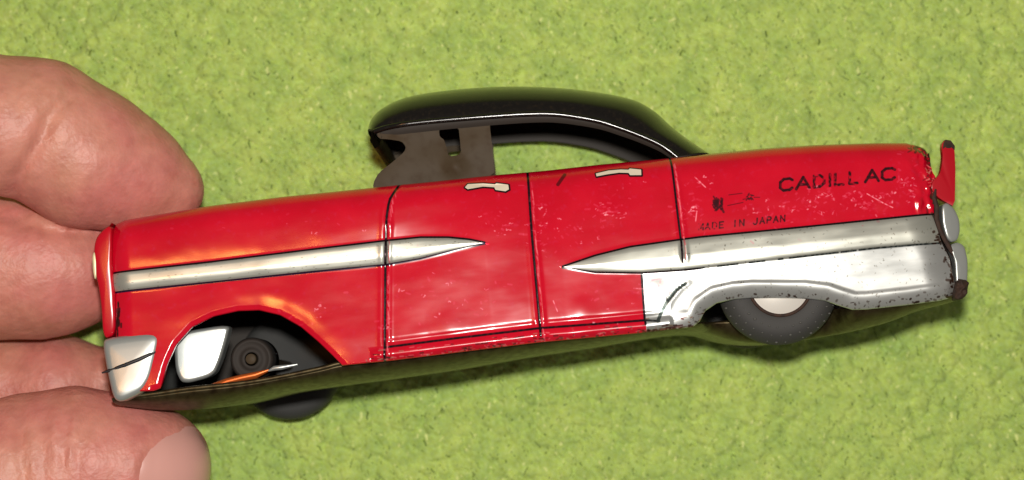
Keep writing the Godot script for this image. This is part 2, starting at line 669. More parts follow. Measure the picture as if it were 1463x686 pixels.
	for mirrored in [false, true]:
		var vv := PackedVector3Array()
		var nn := PackedVector3Array()
		vv.resize(v.size())
		nn.resize(v.size())
		for i in v.size():
			vv[i] = Vector3(v[i].x, v[i].y, -W - v[i].z if mirrored else v[i].z) - base
			nn[i] = Vector3(nrm[i].x, nrm[i].y, -nrm[i].z if mirrored else nrm[i].z)
		for called in parts:
			var remap := {}
			var sub := PackedInt32Array()
			var sv := PackedVector3Array()
			var sn := PackedVector3Array()
			var su := PackedVector2Array()
			for q in parts[called]:
				if not remap.has(q):
					remap[q] = sv.size()
					sv.append(vv[q])
					sn.append(nn[q])
					su.append(uv[q])
				sub.append(remap[q])
			if mirrored:
				sub.reverse()
			var is_silver: bool = called.contains("spear") or called.contains("silver")
			put(called, to_mesh(sv, sn, su, sub), silver if is_silver else red, car)

	# ---- hood and trunk lid
	for span in [["hood", 0.0, 1.06, 60], ["trunk_lid", 4.12, 5.0, 50]]:
		var cols := []
		for i in range(int(span[3]) + 1):
			var s: float = lerpf(span[1], span[2], float(i) / float(span[3]))
			var u := side_u(s, 130.0)
			var y := along(vt, u)
			var c := PackedVector3Array()
			for j in 25:
				var t := j / 24.0 * 2.0 - 1.0
				c.append(Vector3(u, y + 1.5 + 13.0 * (1.0 - t * t), -W / 2 - t * (W / 2 - 78.0)) - base)
			cols.append(c)
		put(span[0], loft_mesh(cols), plain_red, car)

	# ---- door handles
	for h in [[664, 267, 668, 262, 690, 261, 707, 262.5, 709, 260.5, 726, 263, 727, 270, 722, 273, 708, 271, 706, 267, 690, 266, 668, 270], [852, 246, 870, 241.5, 888, 240, 899, 240.5, 901, 238.5, 917, 240.5, 917, 249, 901, 249, 899, 245.5, 885, 245, 868, 247.5, 853, 250.5]]:
		var poly := trace(h, -10.0)
		put("door_handle", handle_mesh(poly), handle_paint, car)

	# ---- roof: a domed cap with a rolled drip edge
	var edge := smooth_line(trace([534, 186, 556, 180, 610, 173, 700, 165.5, 760, 162, 800, 163, 850, 171, 880, 180, 915, 193, 945, 207, 968, 224], -78.0), 6.0)
	var crown := smooth_line(trace([526, 190, 530, 172, 545, 156, 580, 139, 640, 128.5, 720, 123, 800, 125.5, 860, 132.5, 908, 143, 938, 160, 960, 181, 985, 201, 1016, 222], -190.0), 6.0)
	var rc := []
	var rail := PackedVector3Array()
	var inner := []
	var nr := 72
	for i in nr + 1:
		var f := float(i) / nr
		f = 0.5 - 0.5 * cos(f * PI)
		var e := edge[0].lerp(edge[0], 0)
		var fi := f * (edge.size() - 1)
		e = edge[int(fi)].lerp(edge[mini(int(fi) + 1, edge.size() - 1)], fi - int(fi))
		var ci := f * (crown.size() - 1)
		var top := crown[int(ci)].lerp(crown[mini(int(ci) + 1, crown.size() - 1)], ci - int(ci))
		var c := PackedVector3Array()
		var half := W / 2 - 78.0 - 12.0 * pow(maxf(0.0, 1.0 - f * 9.0), 2.0)
		for j in 41:
			var t := -cos(j / 40.0 * PI)
			var k := pow(maxf(1.0 - pow(absf(t), 2.5), 0.0), 0.5)
			c.append(Vector3(lerpf(e.x, top.x, k), lerpf(e.y, top.y, k), -W / 2 - t * half) - base)
		rc.append(c)
		rail.append(Vector3(e.x, e.y - 1.0, -W / 2 + half + 1.0) - base)
	var roof := put("roof", loft_mesh(rc), black, car)
	put("drip_rail", tube(rail, 4.2, 10), black, roof)
	var far_rail := PackedVector3Array()
	for p in rail:
		far_rail.append(Vector3(p.x, p.y + 3.0, W - p.z - 2.0))
	put("drip_rail", tube(far_rail, 3.0, 10), black, roof)
	var under := []                                           # unpainted inside of the roof
	for c in rc:
		var q: PackedVector3Array = c.duplicate()
		for j in q.size():
			q[j].y -= 2.5
			q[j].z = W / 2 + (q[j].z - W / 2) * 0.985
		under.append(q)
	put("roof_lining", loft_mesh(under), lining, roof)
	# the turned-in flange under the drip edge
	for sgn in [1.0, -1.0]:
		var cols := []
		for i in rail.size():
			var p: Vector3 = rail[i]
			var deep := (15.0 if sgn > 0 else 3.0) * smoothstep(0.0, 0.12, float(i) / nr) * (1.0 - 0.4 * float(i) / nr)
			var c := PackedVector3Array()
			for j in 5:
				var t := j / 4.0
				var q := p + Vector3(0, -deep * t, -2.0 - 6.0 * t * t)
				if sgn < 0:
					q.z = W - q.z
				c.append(q)
			cols.append(c)
		put("roof_flange", loft_mesh(cols), lining, roof)

	# ---- bare tin windscreen plate with its slot, one each side
	var plate_px := [537, 181, 700, 168, 700, 183, 704, 215, 707, 254, 640, 266, 534, 276, 533, 262, 541, 247, 562, 231, 578, 217, 580, 210, 574, 202, 556, 199, 540, 198]
	var hole_px := [627, 186, 631, 183, 655, 181, 657, 200, 659, 221, 641, 224, 637, 207, 634, 199, 628, 195]
	for wd in [-86.0, -W + 86.0]:
		var pm := plate(round_poly(trace(plate_px, -86.0), 1), round_poly(trace(hole_px, -86.0), 1), wd, 3.0, uv_at(651, 239, -86.0), 1.0 if wd > -200 else -1.0)
		put("windscreen_pillar_plate", pm, tin, car)
	# cowl strip between the plates and the header bar of the windscreen
	var hl := []
	for k in 21:
		var t := k / 20.0
		var c := PackedVector3Array()
		var a := uv_at(531, 188, -86.0)
		for q in [[0, 0], [10, 3], [14, -8], [10, -22], [2, -26], [-4, -14], [0, 0]]:
			c.append(Vector3(a.x + q[0], a.y + q[1], lerpf(-84.0, -W + 84.0, t)) - base)
		hl.append(c)
	put("windscreen_header", loft_mesh(hl), dark_tin, car)

	# ---- base plate: a shallow tray seen under the sills
	var top_edge := smooth_line(trace([160, 572, 222, 564, 270, 557, 345, 549, 400, 540, 460, 527.5, 490, 520, 560, 512, 770, 485, 920, 471, 1000, 461, 1100, 452, 1200, 441, 1240, 437, 1372, 421], -12.0), 8.0)
	var keel := smooth_line(trace([160, 577, 230, 586, 300, 584, 350, 576, 400, 564, 450, 556, 560, 541, 650, 528, 760, 509, 860, 494, 930, 482, 1000, 475, 1050, 487, 1110, 491, 1180, 481, 1230, 471, 1270, 460, 1305, 446, 1340, 437, 1372, 428], -110.0), 8.0)
	var pan := []
	var rim := PackedVector3Array()
	for i in 161:
		var u := lerpf(top_edge[0].x, top_edge[top_edge.size() - 1].x, i / 160.0)
		var ye := along(top_edge, u)
		var yk := minf(along(keel, u), ye - 3.0)
		var c := PackedVector3Array()
		var inset := 74.0 * smoothstep(uv_at(1000, 450, 0).x, uv_at(1022, 450, 0).x, u) * (1.0 - smoothstep(uv_at(1200, 450, 0).x, uv_at(1224, 450, 0).x, u))
		c.append(Vector3(u, ye + 1.0, -22.0 - inset) - base)
		for j in 11:
			var f := j / 10.0 * PI / 2
			c.append(Vector3(u, lerpf(ye, yk, sin(f)), -12.0 - inset - (88.0 - inset * 0.7) * (1.0 - cos(f)) - 6.0 * sin(f)) - base)
		for j in 11:
			var f := PI / 2 - j / 10.0 * PI / 2
			c.append(Vector3(u, lerpf(ye, yk, sin(f)), -W + 12.0 + inset + (88.0 - inset * 0.7) * (1.0 - cos(f)) + 6.0 * sin(f)) - base)
		pan.append(c)
		if u < uv_at(500, 520, 0).x:
			rim.append(Vector3(u, ye + 1.5, -12.0) - base)
	var pan_o := put("base_plate", loft_mesh(pan), dark_tin, car)
	put("base_plate_rim", tube(rim, 3.4, 8), dark_tin, pan_o)

	# ---- front bumper: wrapped corners with a dark crease, and the bar between them
	var fb := round_poly(trace([147, 487, 160, 482, 222, 474, 231, 480, 227, 503, 219, 540, 206, 561, 176, 575, 165, 570, 155, 530]), 2)
	var bumper_height := func(p): return -6.0 + 0.11 * (-14.0 - p.y) - (p.x + 560.0) * 0.05
	var bump := put("front_bumper", boss(fb, bumper_height, 10.0, 46.0, 0.30, 96), chrome, car)
	var crease := PackedVector3Array()
	for q in [[148, 533], [160, 529], [180, 522], [200, 514], [215, 507], [229, 500]]:
		var p := uv_at(q[0], q[1], 4.0)
		var ed := poly_dist(fb, p)
		crease.append(Vector3(p.x, p.y, bumper_height.call(p) + 10.2 * clampf(sqrt(ed / 13.0), 0.1, 1.0)) - base)
	put("crease", tube(crease, 2.9, 8), line_black, bump)
	var bar := []
	for k in 25:
		var t := k / 24.0
		var c := PackedVector3Array()
		var a := uv_at(150, 528, 0)
		var bow := -10.0 * sin(t * PI)
		for q in 17:
			var f := TAU * q / 16.0
			c.append(Vector3(a.x + 16.0 + bow + 16.0 * cos(f), a.y + 40.0 * sin(f), lerpf(-30.0, -W + 30.0, t)) - base)
		bar.append(c)
	put("bumper_bar", loft_mesh(bar), chrome, bump)
	put("front_bumper", flipped(boss(fb, bumper_height, 10.0, 46.0, 0.30, 96)), chrome, car)

	# ---- front cap with headlamp rims, grille wall behind the fingers
	var cap := round_poly(trace([133, 352, 137, 338, 148, 326, 159, 320, 160, 380, 164, 420, 165, 478, 147, 486, 144, 440, 140, 410, 134, 385], -4.0), 2)
	put("front_cap", boss(cap, func(_p): return -9.0, 6.0, 40.0, 0.5), plain_red, car)
	put("front_cap", flipped(boss(cap, func(_p): return -9.0, 6.0, 40.0, 0.5)), plain_red, car)
	var lampr := round_poly(trace([131, 364, 135, 358, 138, 372, 138, 394, 135, 401, 132, 388], -4.0), 2)
	put("headlamp_rim", boss(lampr, func(_p): return -7.0, 3.0, 30.0, 0.5, 40), cream, car)
	put("headlamp_rim", flipped(boss(lampr, func(_p): return -7.0, 3.0, 30.0, 0.5, 40)), cream, car)
	var wall := []
	for k in 31:
		var t := k / 30.0
		var c := PackedVector3Array()
		for q in [[158, 318], [148, 332], [144, 360], [148, 400], [150, 440], [152, 480], [156, 560]]:
			var p := uv_at(q[0], q[1], -4.0)
			c.append(Vector3(p.x - 8.0 * sin(t * PI), p.y, lerpf(-10.0, -W + 10.0, t)) - base)
		wall.append(c)
	put("grille_wall", loft_mesh(wall), plain_red, car)

	# ---- what shows inside the empty front wheel arch
	var tab := round_poly(trace([250, 490, 262, 474, 329, 463, 326, 480, 316, 515, 306, 538, 262, 550, 252, 530], -60.0), 2)
	put("bumper_bracket", boss(tab, func(p): return -60.0 - (p.x + 470.0) * 0.08 - p.y * 0.03, 7.0, 24.0, 0.15), chrome, car)
	var ax_near := Vector3(uv_at(358, 513, -64.0).x, uv_at(358, 513, -64.0).y, -64.0)
	var ax_far := Vector3(uv_at(415, 524, -432.0).x, uv_at(415, 524, -432.0).y, -432.0)
	var axis := (ax_near - ax_far).normalized()
	put("axle", loft_mesh(lathe([[0.1, 0.0], [7.0, 0.0], [8.0, -2.0], [8.0, -360.0], [0.1, -360.0]], ax_near, axis, Vector3.UP, 24), true, base), tin, car)
	put("axle_bearing", loft_mesh(lathe([[10.0, -6.0], [14.0, -4.0], [16.0, -8.0], [22.0, -9.0], [25.0, -6.0], [29.0, -6.0], [32.0, -12.0], [32.0, -60.0], [0.1, -60.0]], ax_near, axis, Vector3.UP, 40), true, base), soot, car)

	var backing := []  # added dark sheet that keeps the empty arch dark inside
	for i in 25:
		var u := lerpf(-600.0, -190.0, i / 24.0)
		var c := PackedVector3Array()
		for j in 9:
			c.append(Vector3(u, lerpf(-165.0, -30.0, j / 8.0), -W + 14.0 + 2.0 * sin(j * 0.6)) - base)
		backing.append(c)
	put("arch_dark_sheet", loft_mesh(backing), lining, car)

	var glint := PackedVector3Array()
	for q in [[292, 557], [306, 552], [325, 545], [345, 540], [365, 536], [384, 529]]:
		var p := uv_at(q[0], q[1], -34.0)
		glint.append(Vector3(p.x, p.y, -34.0 + rng.randfn(0, 1.0)) - base)
	put("orange_glint_strip", tube(glint, 5.0, 8), paint(Color(0.78, 0.40, 0.18), 0.35, 0.6), car)  # added strip, its orange painted for the lamp's reflection on the tray edge
	var stub := PackedVector3Array()
	for q in [[383, 530], [392, 526], [402, 525], [425, 521]]:
		var p := uv_at(q[0], q[1], -32.0)
		stub.append(Vector3(p.x, p.y, -32.0) - base)
	put("bent_tab", tube(stub, 3.6, 8), chrome, car)

	# ---- wheels
	var rubber := paint(Color(0.20, 0.20, 0.195), 0.75)
	var hub_m := paint(Color(0.88, 0.87, 0.84), 0.32, 0.35, 0.3)
	var rc_uv := uv_at(1115, 406, -14.0)
	wheel(Vector3(rc_uv.x, rc_uv.y, -42.0), Vector3(0, 0, 1), rubber, hub_m, rust)
	wheel(Vector3(rc_uv.x, rc_uv.y, -W + 42.0), Vector3(0, 0, -1), rubber, hub_m, rust)
	wheel(ax_far, -axis, rubber, hub_m, rust)
	put("axle", loft_mesh(lathe([[0.1, 0.0], [8.0, 0.0], [8.0, -W + 100.0], [0.1, -W + 100.0]], Vector3(rc_uv.x, rc_uv.y, -50.0), Vector3(0, 0, 1), Vector3.UP, 24), true, base), tin, car)

	# ---- tail: red fins, silver bumper ends, the bent tail panel between them
	var fin := round_poly(trace([1347, 206, 1352, 199, 1361, 200, 1367, 208, 1368, 250, 1366, 295, 1352, 287, 1340, 281, 1332, 270, 1334, 258, 1343, 250, 1347, 240, 1349, 225], -10.0), 1)
	var t1 := round_poly(trace([1347, 293, 1355, 288, 1366, 296, 1374, 312, 1375, 330, 1371, 343, 1361, 346, 1354, 340, 1348, 318], -8.0), 2)
	var t2 := round_poly(trace([1358, 350, 1371, 345, 1381, 350, 1386, 372, 1385, 402, 1382, 420, 1371, 428, 1368, 412, 1367, 395, 1366, 372], -6.0), 2)
	var rust_end := round_poly(trace([1367, 398, 1385, 400, 1384, 416, 1378, 427, 1368, 429, 1362, 426], -6.0), 1)
	var fin_tip := trace([1349, 212, 1350, 203, 1353, 198.5, 1361, 199.5, 1367.5, 207, 1367, 213, 1362, 209, 1357, 214, 1353, 209], -10.0)
	var torn := PackedVector3Array()
	for q in [[1336, 270], [1334, 282], [1335, 296], [1337, 312], [1341, 328], [1348, 343], [1356, 356], [1365, 371]]:
		var p := uv_at(q[0] + 1.5, q[1], -12.0)
		torn.append(Vector3(p.x + rng.randfn(0, 0.8), p.y, -13.0 + rng.randfn(0, 1.0)) - base)
	for far_side in [false, true]:
		for piece in [["tail_fin", slab(fin, -13.0, 13.0), dull_red], ["torn_edge", tube(torn, 3.6, 7), rust], ["chipped_fin_tip", slab(fin_tip, -12.0, 14.5), rust], ["rear_bumper_end", boss(t1, func(p): return -16.0 - (p.x - 610.0) * 0.2, 4.0, 60.0, 0.3), chrome], ["rear_bumper_end", boss(t2, func(p): return -14.0 - (p.x - 620.0) * 0.2, 4.5, 60.0, 0.28), chrome], ["rusty_bumper_corner", boss(rust_end, func(p): return -12.0 + noise.get_noise_2d(p.x * 0.1, p.y * 0.1) * 4.0, 11.5, 30.0, 0.5), rust]]:
			put(piece[0], flipped(piece[1]) if far_side else piece[1], piece[2], car)
	var tail := []
	for k in 25:
		var t := k / 24.0
		var c := PackedVector3Array()
		for q in [[1334, 216], [1340, 262], [1344, 290], [1350, 320], [1356, 345], [1366, 372], [1372, 400], [1370, 424]]:
			var p := uv_at(q[0], q[1], -10.0)
			c.append(Vector3(p.x + 12.0 * sin(t * PI) - 3.0, p.y, lerpf(-26.0, -W + 26.0, t)) - base)
		tail.append(c)
	put("tail_panel", loft_mesh(tail), rust, car)

func flipped(m: ArrayMesh) -> ArrayMesh:                          # the same piece on the car's far side
	var a := m.surface_get_arrays(0)
	var v: PackedVector3Array = a[Mesh.ARRAY_VERTEX]
	var n: PackedVector3Array = a[Mesh.ARRAY_NORMAL]
	var idx: PackedInt32Array = a[Mesh.ARRAY_INDEX]
	for i in v.size():
		v[i].z = W * S - v[i].z
		n[i].z = -n[i].z
	idx.reverse()
	a[Mesh.ARRAY_VERTEX] = v
	a[Mesh.ARRAY_NORMAL] = n
	a[Mesh.ARRAY_INDEX] = idx
	var out := ArrayMesh.new()
	out.add_surface_from_arrays(Mesh.PRIMITIVE_TRIANGLES, a)
	return out

func handle_mesh(poly: PackedVector2Array) -> ArrayMesh:          # a concave thin pressed outline lying on the sheet
	var tri := Geometry2D.triangulate_polygon(poly)
	var v := PackedVector3Array()
	var idx := PackedInt32Array()
	for p in poly:
		v.append(Vector3(p.x, p.y, relief(p) + 1.6) - base)
	for t in tri:
		idx.append(t)
	var n := poly.size()
	for p in poly:
		v.append(Vector3(p.x, p.y, relief(p) + 1.3) - base)
	for p in poly:
		v.append(Vector3(p.x, p.y, relief(p) - 0.5) - base)
	for i in n:
		var j := (i + 1) % n
		idx.append_array([n + i, n + j, 2 * n + i, n + j, 2 * n + j, 2 * n + i])
	return to_mesh(v, normals_of(v, idx), PackedVector2Array(), idx)

func slab(poly: PackedVector2Array, top: float, thick: float) -> ArrayMesh:      # a flat cut piece with a slightly wavy face and thickness
	var tri := Geometry2D.triangulate_polygon(poly)
	var n := poly.size()
	var v := PackedVector3Array()
	var idx := PackedInt32Array()
	for layer in 4:
		for p in poly:
			var h := top + noise.get_noise_2d(p.x * 0.05, p.y * 0.03) * 2.0 - (p.x - 605.0) * 0.22
			v.append(Vector3(p.x, p.y, h - (thick if layer > 1 else 0.0)) - base)
	for t in tri:
		idx.append(t)
	for i in n:
		var j := (i + 1) % n
		idx.append_array([n + i, n + j, 2 * n + i, n + j, 2 * n + j, 2 * n + i])
	for t in range(tri.size() - 1, -1, -1):
		idx.append(3 * n + tri[t])
	return to_mesh(v, normals_of(v, idx), PackedVector2Array(), idx)

func plate(poly: PackedVector2Array, hole: PackedVector2Array, wd: float, thick: float, dimple: Vector2, sgn: float) -> ArrayMesh:   # a flat tin plate with a slot, gridded so that the dimple can be pressed in
	var outline := Geometry2D.clip_polygons(poly, hole)
	var v := PackedVector3Array()
	var idx := PackedInt32Array()
	var lo := poly[0]
	var hi := poly[0]
	for p in poly:
		lo = lo.min(p)
		hi = hi.max(p)
	var cell := 7.0
	var ring := Geometry2D.is_polygon_clockwise(hole)
	var y := lo.y
	while y < hi.y:
		var x := lo.x
		while x < hi.x:
			var sq := PackedVector2Array([Vector2(x, y), Vector2(x + cell, y), Vector2(x + cell, y + cell), Vector2(x, y + cell)])
			for a in Geometry2D.intersect_polygons(sq, poly):
				for b in Geometry2D.clip_polygons(a, hole):
					if Geometry2D.is_polygon_clockwise(b) or b.size() < 3:
						continue
					var tri := Geometry2D.triangulate_polygon(b)
					var at := v.size()
					for p in b:
						var q: float = p.distance_to(dimple)
						var h := 8.0 * exp(-pow(q / 14.0, 2.0)) + noise.get_noise_2d(p.x * 0.012, p.y * 0.012) * 2.5
						v.append(Vector3(p.x, p.y, wd + h * sgn) - base)
					for t in tri:
						idx.append(at + t)
			x += cell
		y += cell
	var merged := {}
	var mv := PackedVector3Array()
	var mi := PackedInt32Array()
	for i in idx:
		var key := Vector3i((v[i] * 20.0).round())
		if not merged.has(key):
			merged[key] = mv.size()
			mv.append(v[i])
		mi.append(merged[key])
	# one winding
	for i in range(0, mi.size(), 3):
		if (mv[mi[i + 1]] - mv[mi[i]]).cross(mv[mi[i + 2]] - mv[mi[i]]).z < 0.0:
			var k := mi[i + 1]
			mi[i + 1] = mi[i + 2]
			mi[i + 2] = k
	# cut edges have thickness
	for loop in [poly, hole]:
		var at := mv.size()
		for p in loop:
			mv.append(Vector3(p.x, p.y, wd + noise.get_noise_2d(p.x * 0.012, p.y * 0.012) * 2.5 * sgn) - base)
			mv.append(Vector3(p.x, p.y, wd - thick * sgn) - base)
		for i in loop.size():
			var a: int = at + 2 * i
			var b: int = at + 2 * ((i + 1) % loop.size())
			mi.append_array([a, b, a + 1, b, b + 1, a + 1])
	return to_mesh(mv, normals_of(mv, mi), PackedVector2Array(), mi)

func wheel(at: Vector3, axis: Vector3, rubber: Material, hub_m: Material, rust: Material):
	var o := Node3D.new()
	o.name = "wheel"
	car.add_child(o, true)
	o.position = (at - base) * S
	var zero := Vector3.ZERO
	var prof := []
	for q in [[40, 20], [46, 24], [52, 26], [60, 27], [68, 26], [75, 22], [81, 15], [85, 7], [87, 0], [87, -9], [85, -18], [80, -26], [70, -31], [46, -31], [40, -26], [0.1, -24]]:
		prof.append(q)
	var cols := lathe(prof, zero, axis, Vector3(0, 1, 0.01), 96)
	for i in cols.size():                                        # rows of pressed dimples round sidewall and tread
		var c: PackedVector3Array = cols[i]
		cols[i] = c
	var tyre := put("tyre", loft_mesh(cols, true), rubber, o)
	var studs := SurfaceTool.new()
	studs.begin(Mesh.PRIMITIVE_TRIANGLES)
	var ball := SphereMesh.new()
	ball.radius = 2.3 * S
	ball.height = 3.4 * S
	ball.radial_segments = 8
	ball.rings = 4
	var c2 := axis.cross(Vector3(0, 1, 0.01)).normalized()
	var c1 := c2.cross(axis).normalized()
	for ring in [[62.0, 27.0, 34, 0.0], [74.0, 23.0, 34, 0.5], [83.2, 11.0, 40, 0.0]]:
		for k in int(ring[2]):
			var f: float = TAU * (k + float(ring[3])) / float(ring[2])
			if rng.randf() < 0.12:
				continue
			studs.append_from(ball, 0, Transform3D(Basis().scaled(Vector3.ONE * rng.randf_range(0.55, 1.1)), ((c1 * cos(f) + c2 * sin(f)) * float(ring[0]) + axis * float(ring[1])) * S))
	put("tread_studs", studs.commit(), paint(Color(0.29, 0.29, 0.28), 0.6), tyre).set_meta("kind", "stuff")
	var hub := put("hub", loft_mesh(lathe([[0.1, 33.0], [10.0, 32.5], [22.0, 30.5], [33.0, 27.5], [40.0, 24.5], [43.0, 23.5]], zero, axis, Vector3(0, 1, 0.01), 64), true), hub_m, o)
	put("rim_edge", loft_mesh(lathe([[42.0, 22.0], [43.0, 25.5], [45.0, 26.5], [47.0, 26.0], [48.0, 22.0]], zero, axis, Vector3(0, 1, 0.01), 64), true), rust, hub)

# ------------------------------------------------------------------ the print on the tin
var art_im: Image
const TK := 1.55

func stroke(pts: PackedVector2Array, width: float, col: Color, wear := 0.0):      # points in (u, v); width in tenths of a millimetre
	var half := width * TK * 0.5
	for i in range(1, pts.size()):
		var a := tex_xy(pts[i - 1])
		var b := tex_xy(pts[i])
		var ab := b - a
		var l2 := maxf(ab.length_squared(), 1e-5)
		for y in range(maxi(0, int(minf(a.y, b.y) - half - 1)), mini(543, int(maxf(a.y, b.y) + half + 2)) + 1):
			for x in range(maxi(0, int(minf(a.x, b.x) - half - 1)), mini(2047, int(maxf(a.x, b.x) + half + 2)) + 1):
				var p := Vector2(x, y)
				var t := clampf((p - a).dot(ab) / l2, 0, 1)
				var d := p.distance_to(a + ab * t)
				var al := clampf(half - d + 0.5, 0.0, 1.0) * col.a
				if wear > 0.0 and al > 0.0:
					al *= clampf(1.0 - wear * (noise.get_noise_2d(x * 0.10, y * 0.10) * 1.6 + 0.55), 0.0, 1.0)
				if al > 0.01:
					var o := art_im.get_pixel(x, y)
					art_im.set_pixel(x, y, Color(lerpf(o.r, col.r, al), lerpf(o.g, col.g, al), lerpf(o.b, col.b, al)))

func fill(poly: PackedVector2Array, col: Color):
	var q := PackedVector2Array()
	for p in poly:
		q.append(tex_xy(p))
	var lo := 1e9
	var hi := -1e9
	for p in q:
		lo = minf(lo, p.y)
		hi = maxf(hi, p.y)
	for y in range(maxi(int(lo), 0), mini(int(hi) + 1, 543) + 1):
		var xs := []
		for i in q.size():
			var a := q[i]
			var b := q[(i + 1) % q.size()]
			if (a.y <= y) != (b.y <= y):
				xs.append(lerpf(a.x, b.x, (y - a.y) / (b.y - a.y)))
		xs.sort()
		for i in range(0, xs.size() - 1, 2):
			art_im.fill_rect(Rect2i(int(xs[i]), y, int(xs[i + 1]) - int(xs[i]) + 1, 1), col)

const GLYPH := {
	"C": [[0.95, 0.85, 0.75, 1.0, 0.3, 1.0, 0.05, 0.75, 0.05, 0.25, 0.3, 0.0, 0.75, 0.0, 0.95, 0.15]],
	"A": [[0.0, 0.0, 0.5, 1.0, 1.0, 0.0], [0.2, 0.35, 0.8, 0.35]],
	"D": [[0.08, 0.0, 0.08, 1.0, 0.55, 1.0, 0.92, 0.72, 0.92, 0.28, 0.55, 0.0, 0.08, 0.0]],
	"I": [[0.5, 0.0, 0.5, 1.0]],
	"L": [[0.1, 1.0, 0.1, 0.0, 0.9, 0.0]],
	"M": [[0.0, 0.0, 0.05, 1.0, 0.5, 0.3, 0.95, 1.0, 1.0, 0.0]],
	"E": [[0.9, 1.0, 0.1, 1.0, 0.1, 0.0, 0.9, 0.0], [0.1, 0.5, 0.75, 0.5]],
	"N": [[0.05, 0.0, 0.05, 1.0, 0.95, 0.0, 0.95, 1.0]],
	"J": [[0.85, 1.0, 0.85, 0.25, 0.6, 0.0, 0.3, 0.0, 0.1, 0.2]],
	"P": [[0.1, 0.0, 0.1, 1.0, 0.75, 1.0, 0.95, 0.75, 0.75, 0.48, 0.1, 0.48]],
}

func letter(ch: String, px0: float, px1: float, py_mid: float, tall: float, width: float, col: Color, wear: float):
	for s in GLYPH[ch]:
		var pts := PackedVector2Array()
		for i in range(0, s.size(), 2):
			var fx: float = s[i]
			var fy: float = s[i + 1] - 0.5
			var x := lerpf(px0, px1, fx) + fy * tall * 0.06
			pts.append(uv_at(x, py_mid - fy * tall - (fx - 0.5) * (px1 - px0) * 0.10, -4.0))
		stroke(pts, width, col, wear)

